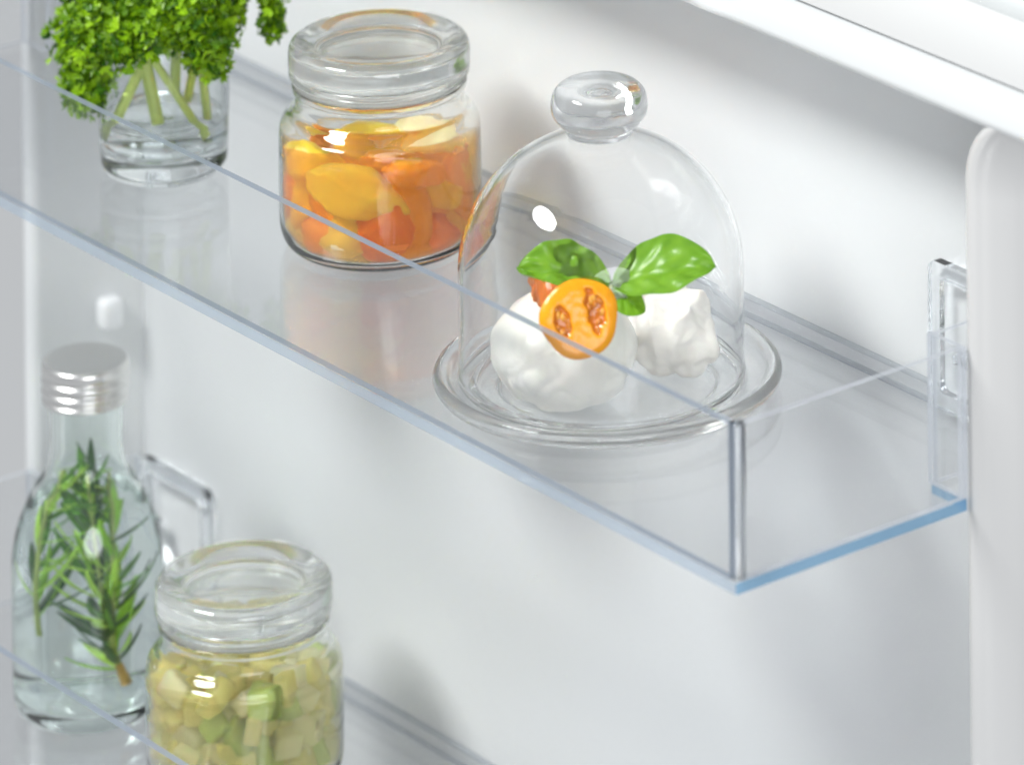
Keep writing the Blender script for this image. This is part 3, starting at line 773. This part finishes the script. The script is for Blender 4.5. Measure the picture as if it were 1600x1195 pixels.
def set_leaf(o, direction, up):
    x = Vector(direction).normalized(); z = (Vector(up) - x*Vector(up).dot(x)).normalized(); y = z.cross(x)
    o.rotation_mode = 'QUATERNION'; o.rotation_quaternion = Matrix((x, y, z)).transposed().to_quaternion()
Uv = Vector((0, 0, 1))
lf = obj('leaf', basil_leaf(0.0385, 0.0240, 0.08, 0.30, 0.0010, 1), M['basil'], bs); lf['label'] = 'broad oval basil leaf pointing right'
set_leaf(lf, Rv*1.0 + Uv*0.20 - Fv*0.12, -Fv*0.60 + Uv*0.9 - Rv*0.1)
lf = obj('leaf', basil_leaf(0.0345, 0.0190, 0.10, 0.55, 0.0016, 2), M['basil'], bs); lf['label'] = 'smaller crinkled basil leaf pointing left'
set_leaf(lf, -Rv*1.0 + Uv*0.14 + Fv*0.05, -Fv*0.60 + Uv*0.9)
lf = obj('leaf', basil_leaf(0.0150, 0.0100, 0.10, 0.5, 0.0006, 3), M['basil'], bs, loc=(0, 0, -0.001)); lf['label'] = 'small folded basil leaf at the joint'
set_leaf(lf, Rv*0.7 - Uv*0.42 - Fv*0.3, -Fv*0.85 + Uv*0.3)
for v_ in bs.children:
    pass
obj('stem', tube(bez((0, 0, 0), -Rv*0.004+Uv*-0.004, -Rv*0.002-Uv*0.010+Fv*0.004, 6), 0.0010, 8), M['stem'], bs)

# ------------------------------------------------------------------ bottle with rosemary
BT = (-0.5062, 0.0642, ZL + FZ - 0.0002)
t = thing('glass_bottle', 'round shouldered glass bottle of water with rosemary and silver cap', 'bottle', BT)
bo = [(0, 0.0035), (0.018, 0.0025), (0.0245, 0.0002), (0.0275, 0.0004), (0.0302, 0.0035), (0.0312, 0.009), (0.0314, 0.020), (0.0315, 0.058), (0.0309, 0.067), (0.0290, 0.076), (0.0255, 0.085),
      (0.0210, 0.093), (0.0172, 0.099), (0.0156, 0.105), (0.0153, 0.115), (0.0156, 0.124), (0.0160, 0.137)]
bi = [(0.0138, 0.137), (0.0134, 0.115), (0.0137, 0.105), (0.0153, 0.0995), (0.0190, 0.0925), (0.0235, 0.0845), (0.0270, 0.0755), (0.0288, 0.066), (0.0294, 0.058), (0.0294, 0.020), (0.0290, 0.012), (0.0270, 0.008),
      (0.0230, 0.0068), (0.012, 0.0080), (0, 0.0085)]
obj('bottle_body', lathe(sc(spline(bo, 4)+spline(bi, 4), 0.975, 0.985)), M['bottle'], t)
obj('water', lathe(sc(spline([(0, 0.0087), (0.012, 0.0082), (0.0232, 0.0070), (0.0272, 0.0082), (0.0292, 0.012), (0.0296, 0.020), (0.0296, 0.058), (0.0290, 0.066), (0.0272, 0.0755), (0.0237, 0.0845), (0.0200, 0.0905)], 3) + [(0.0198, 0.0908), (0, 0.0908)], 0.975, 0.985)), M['bwater'], t)
capp = [(0, 0.1270), (0.0160, 0.1270), (0.0178, 0.1272), (0.0181, 0.1282), (0.0172, 0.1292), (0.0180, 0.1306), (0.0183, 0.1320), (0.0171, 0.1336), (0.0182, 0.1352), (0.0183, 0.1366), (0.0172, 0.1380), (0.0182, 0.1394),
        (0.0182, 0.1420), (0.0174, 0.1432), (0.0155, 0.1434), (0, 0.1432)]
obj('cap', lathe(sc(spline(capp, 5), 0.975, 0.988)), M['cap'], t)

def needle(Ln, Wd, bend):
    bm = bmesh.new(); n = 6; rows = []
    for i in range(n+1):
        u = i/n; w = Wd*0.5*(math.sin(math.pi*(0.08+0.90*u)))**0.6
        z = bend*Ln*u*u
        rows.append([bm.verts.new((Ln*u, -w, z+0.0003)), bm.verts.new((Ln*u, 0, z)), bm.verts.new((Ln*u, w, z+0.0003)), bm.verts.new((Ln*u, 0, z+0.0007))])
    for A, B in zip(rows[:-1], rows[1:]):
        for k in range(4): bm.faces.new((A[k], A[(k+1) % 4], B[(k+1) % 4], B[k]))
    bm.faces.new(rows[0]); bm.faces.new(rows[-1][::-1])
    bmesh.ops.recalc_face_normals(bm, faces=bm.faces)
    me = bpy.data.meshes.new('rosemary_leaf'); bm.to_mesh(me); bm.free(); me.shade_smooth()
    return me
def greenvar(name, c):
    m = principled(name, c, 0.38, noise_scale=200, var=0.15); return m
NM = []
for k, c in enumerate(((0.10, 0.28, 0.03), (0.28, 0.56, 0.04), (0.45, 0.72, 0.08), (0.035, 0.11, 0.025))):
    for (ln, wd, bd) in ((0.021, 0.0042, 0.18), (0.017, 0.0036, 0.30), (0.025, 0.0044, 0.26)):
        me = needle(ln, wd, bd); me['len'] = ln; me.materials.append(greenvar('rosemary_green', c)) if not NM or len(NM) % 3 == 0 else me.materials.append(NM[-1].materials[0]); NM.append(me)
rnd = random.Random(23)
def sprig(label, path, n, spread=1.0, wood=False):
    base = path[0]
    t = thing('rosemary_sprig', label, 'rosemary', (BT[0]+base.x, BT[1]+base.y, BT[2]+base.z), group='rosemary sprigs in the bottle')
    pts = [p-base for p in path]
    st = tube(pts, [0.0012*(1-0.5*i/len(pts)) for i in range(len(pts))], 8)
    st = obj('stem', st, M['rstem'], t)
    if wood:
        obj('woody_end', tube([Vector((0, 0, -0.0005))-(pts[1]-pts[0])*0.2, pts[0], pts[1], pts[2]], [0.0019, 0.0018, 0.0016, 0.0013], 10), M['rwood'], st)
    for k in range(n):
        u = (0.12 + 0.86*k/n)*(len(pts)-1); i = min(int(u), len(pts)-2); p = pts[i].lerp(pts[i+1], u-i)
        ax = (pts[i+1]-pts[i]).normalized()
        side = ax.orthogonal().normalized(); side.rotate(Matrix.Rotation(k*2.4+rnd.uniform(-.4, .4), 3, ax))
        me = rnd.choice(NM); ln = me['len']; sc_ = rnd.uniform(0.8, 1.1)
        for tr in range(60):
            side = ax.orthogonal().normalized(); side.rotate(Matrix.Rotation(rnd.uniform(0, 6.28) if tr else k*2.4, 3, ax))
            d = (ax*rnd.uniform(0.10, 0.75) + side*rnd.uniform(0.7, 1.0)*spread + Vector((0, 0, rnd.uniform(-0.15, 0.3)))).normalized()
            tip = p + base + d*ln*sc_
            z = tip.z; rm = 0.0278 if z < 0.062 else max(0.0112, 0.0278-(z-0.062)*0.48)
            if math.hypot(tip.x, tip.y) < rm and 0.012 < tip.z < 0.106: break
            if tr % 6 == 5: sc_ *= 0.92
        sc = sc_
        o = obj('leaf', me, None, t, loc=p)
        x = d; up = (ax - x*ax.dot(x)).normalized(); y = up.cross(x)
        o.rotation_mode = 'QUATERNION'; o.rotation_quaternion = Matrix((x, y, up)).transposed().to_quaternion()
        o.scale = (sc, sc, sc)
    return t
fork = rel(0.006, -0.009, 0.034)
sprig('rosemary sprig with brown woody end reaching the bottle bottom', bez(rel(0.013, -0.006, 0.015), fork, rel(0.001, -0.006, 0.097), 12), 40, wood=True)
sprig('rosemary sprig branching towards the right side of the bottle', bez(rel(0.009, -0.007, 0.026), rel(0.009, -0.010, 0.05), rel(0.009, 0.000, 0.096), 12), 26)
sprig('rosemary sprig leaning on the left side of the bottle', bez(rel(-0.015, -0.012, 0.036), rel(-0.019, -0.010, 0.062), rel(-0.009, -0.002, 0.098), 12), 24)
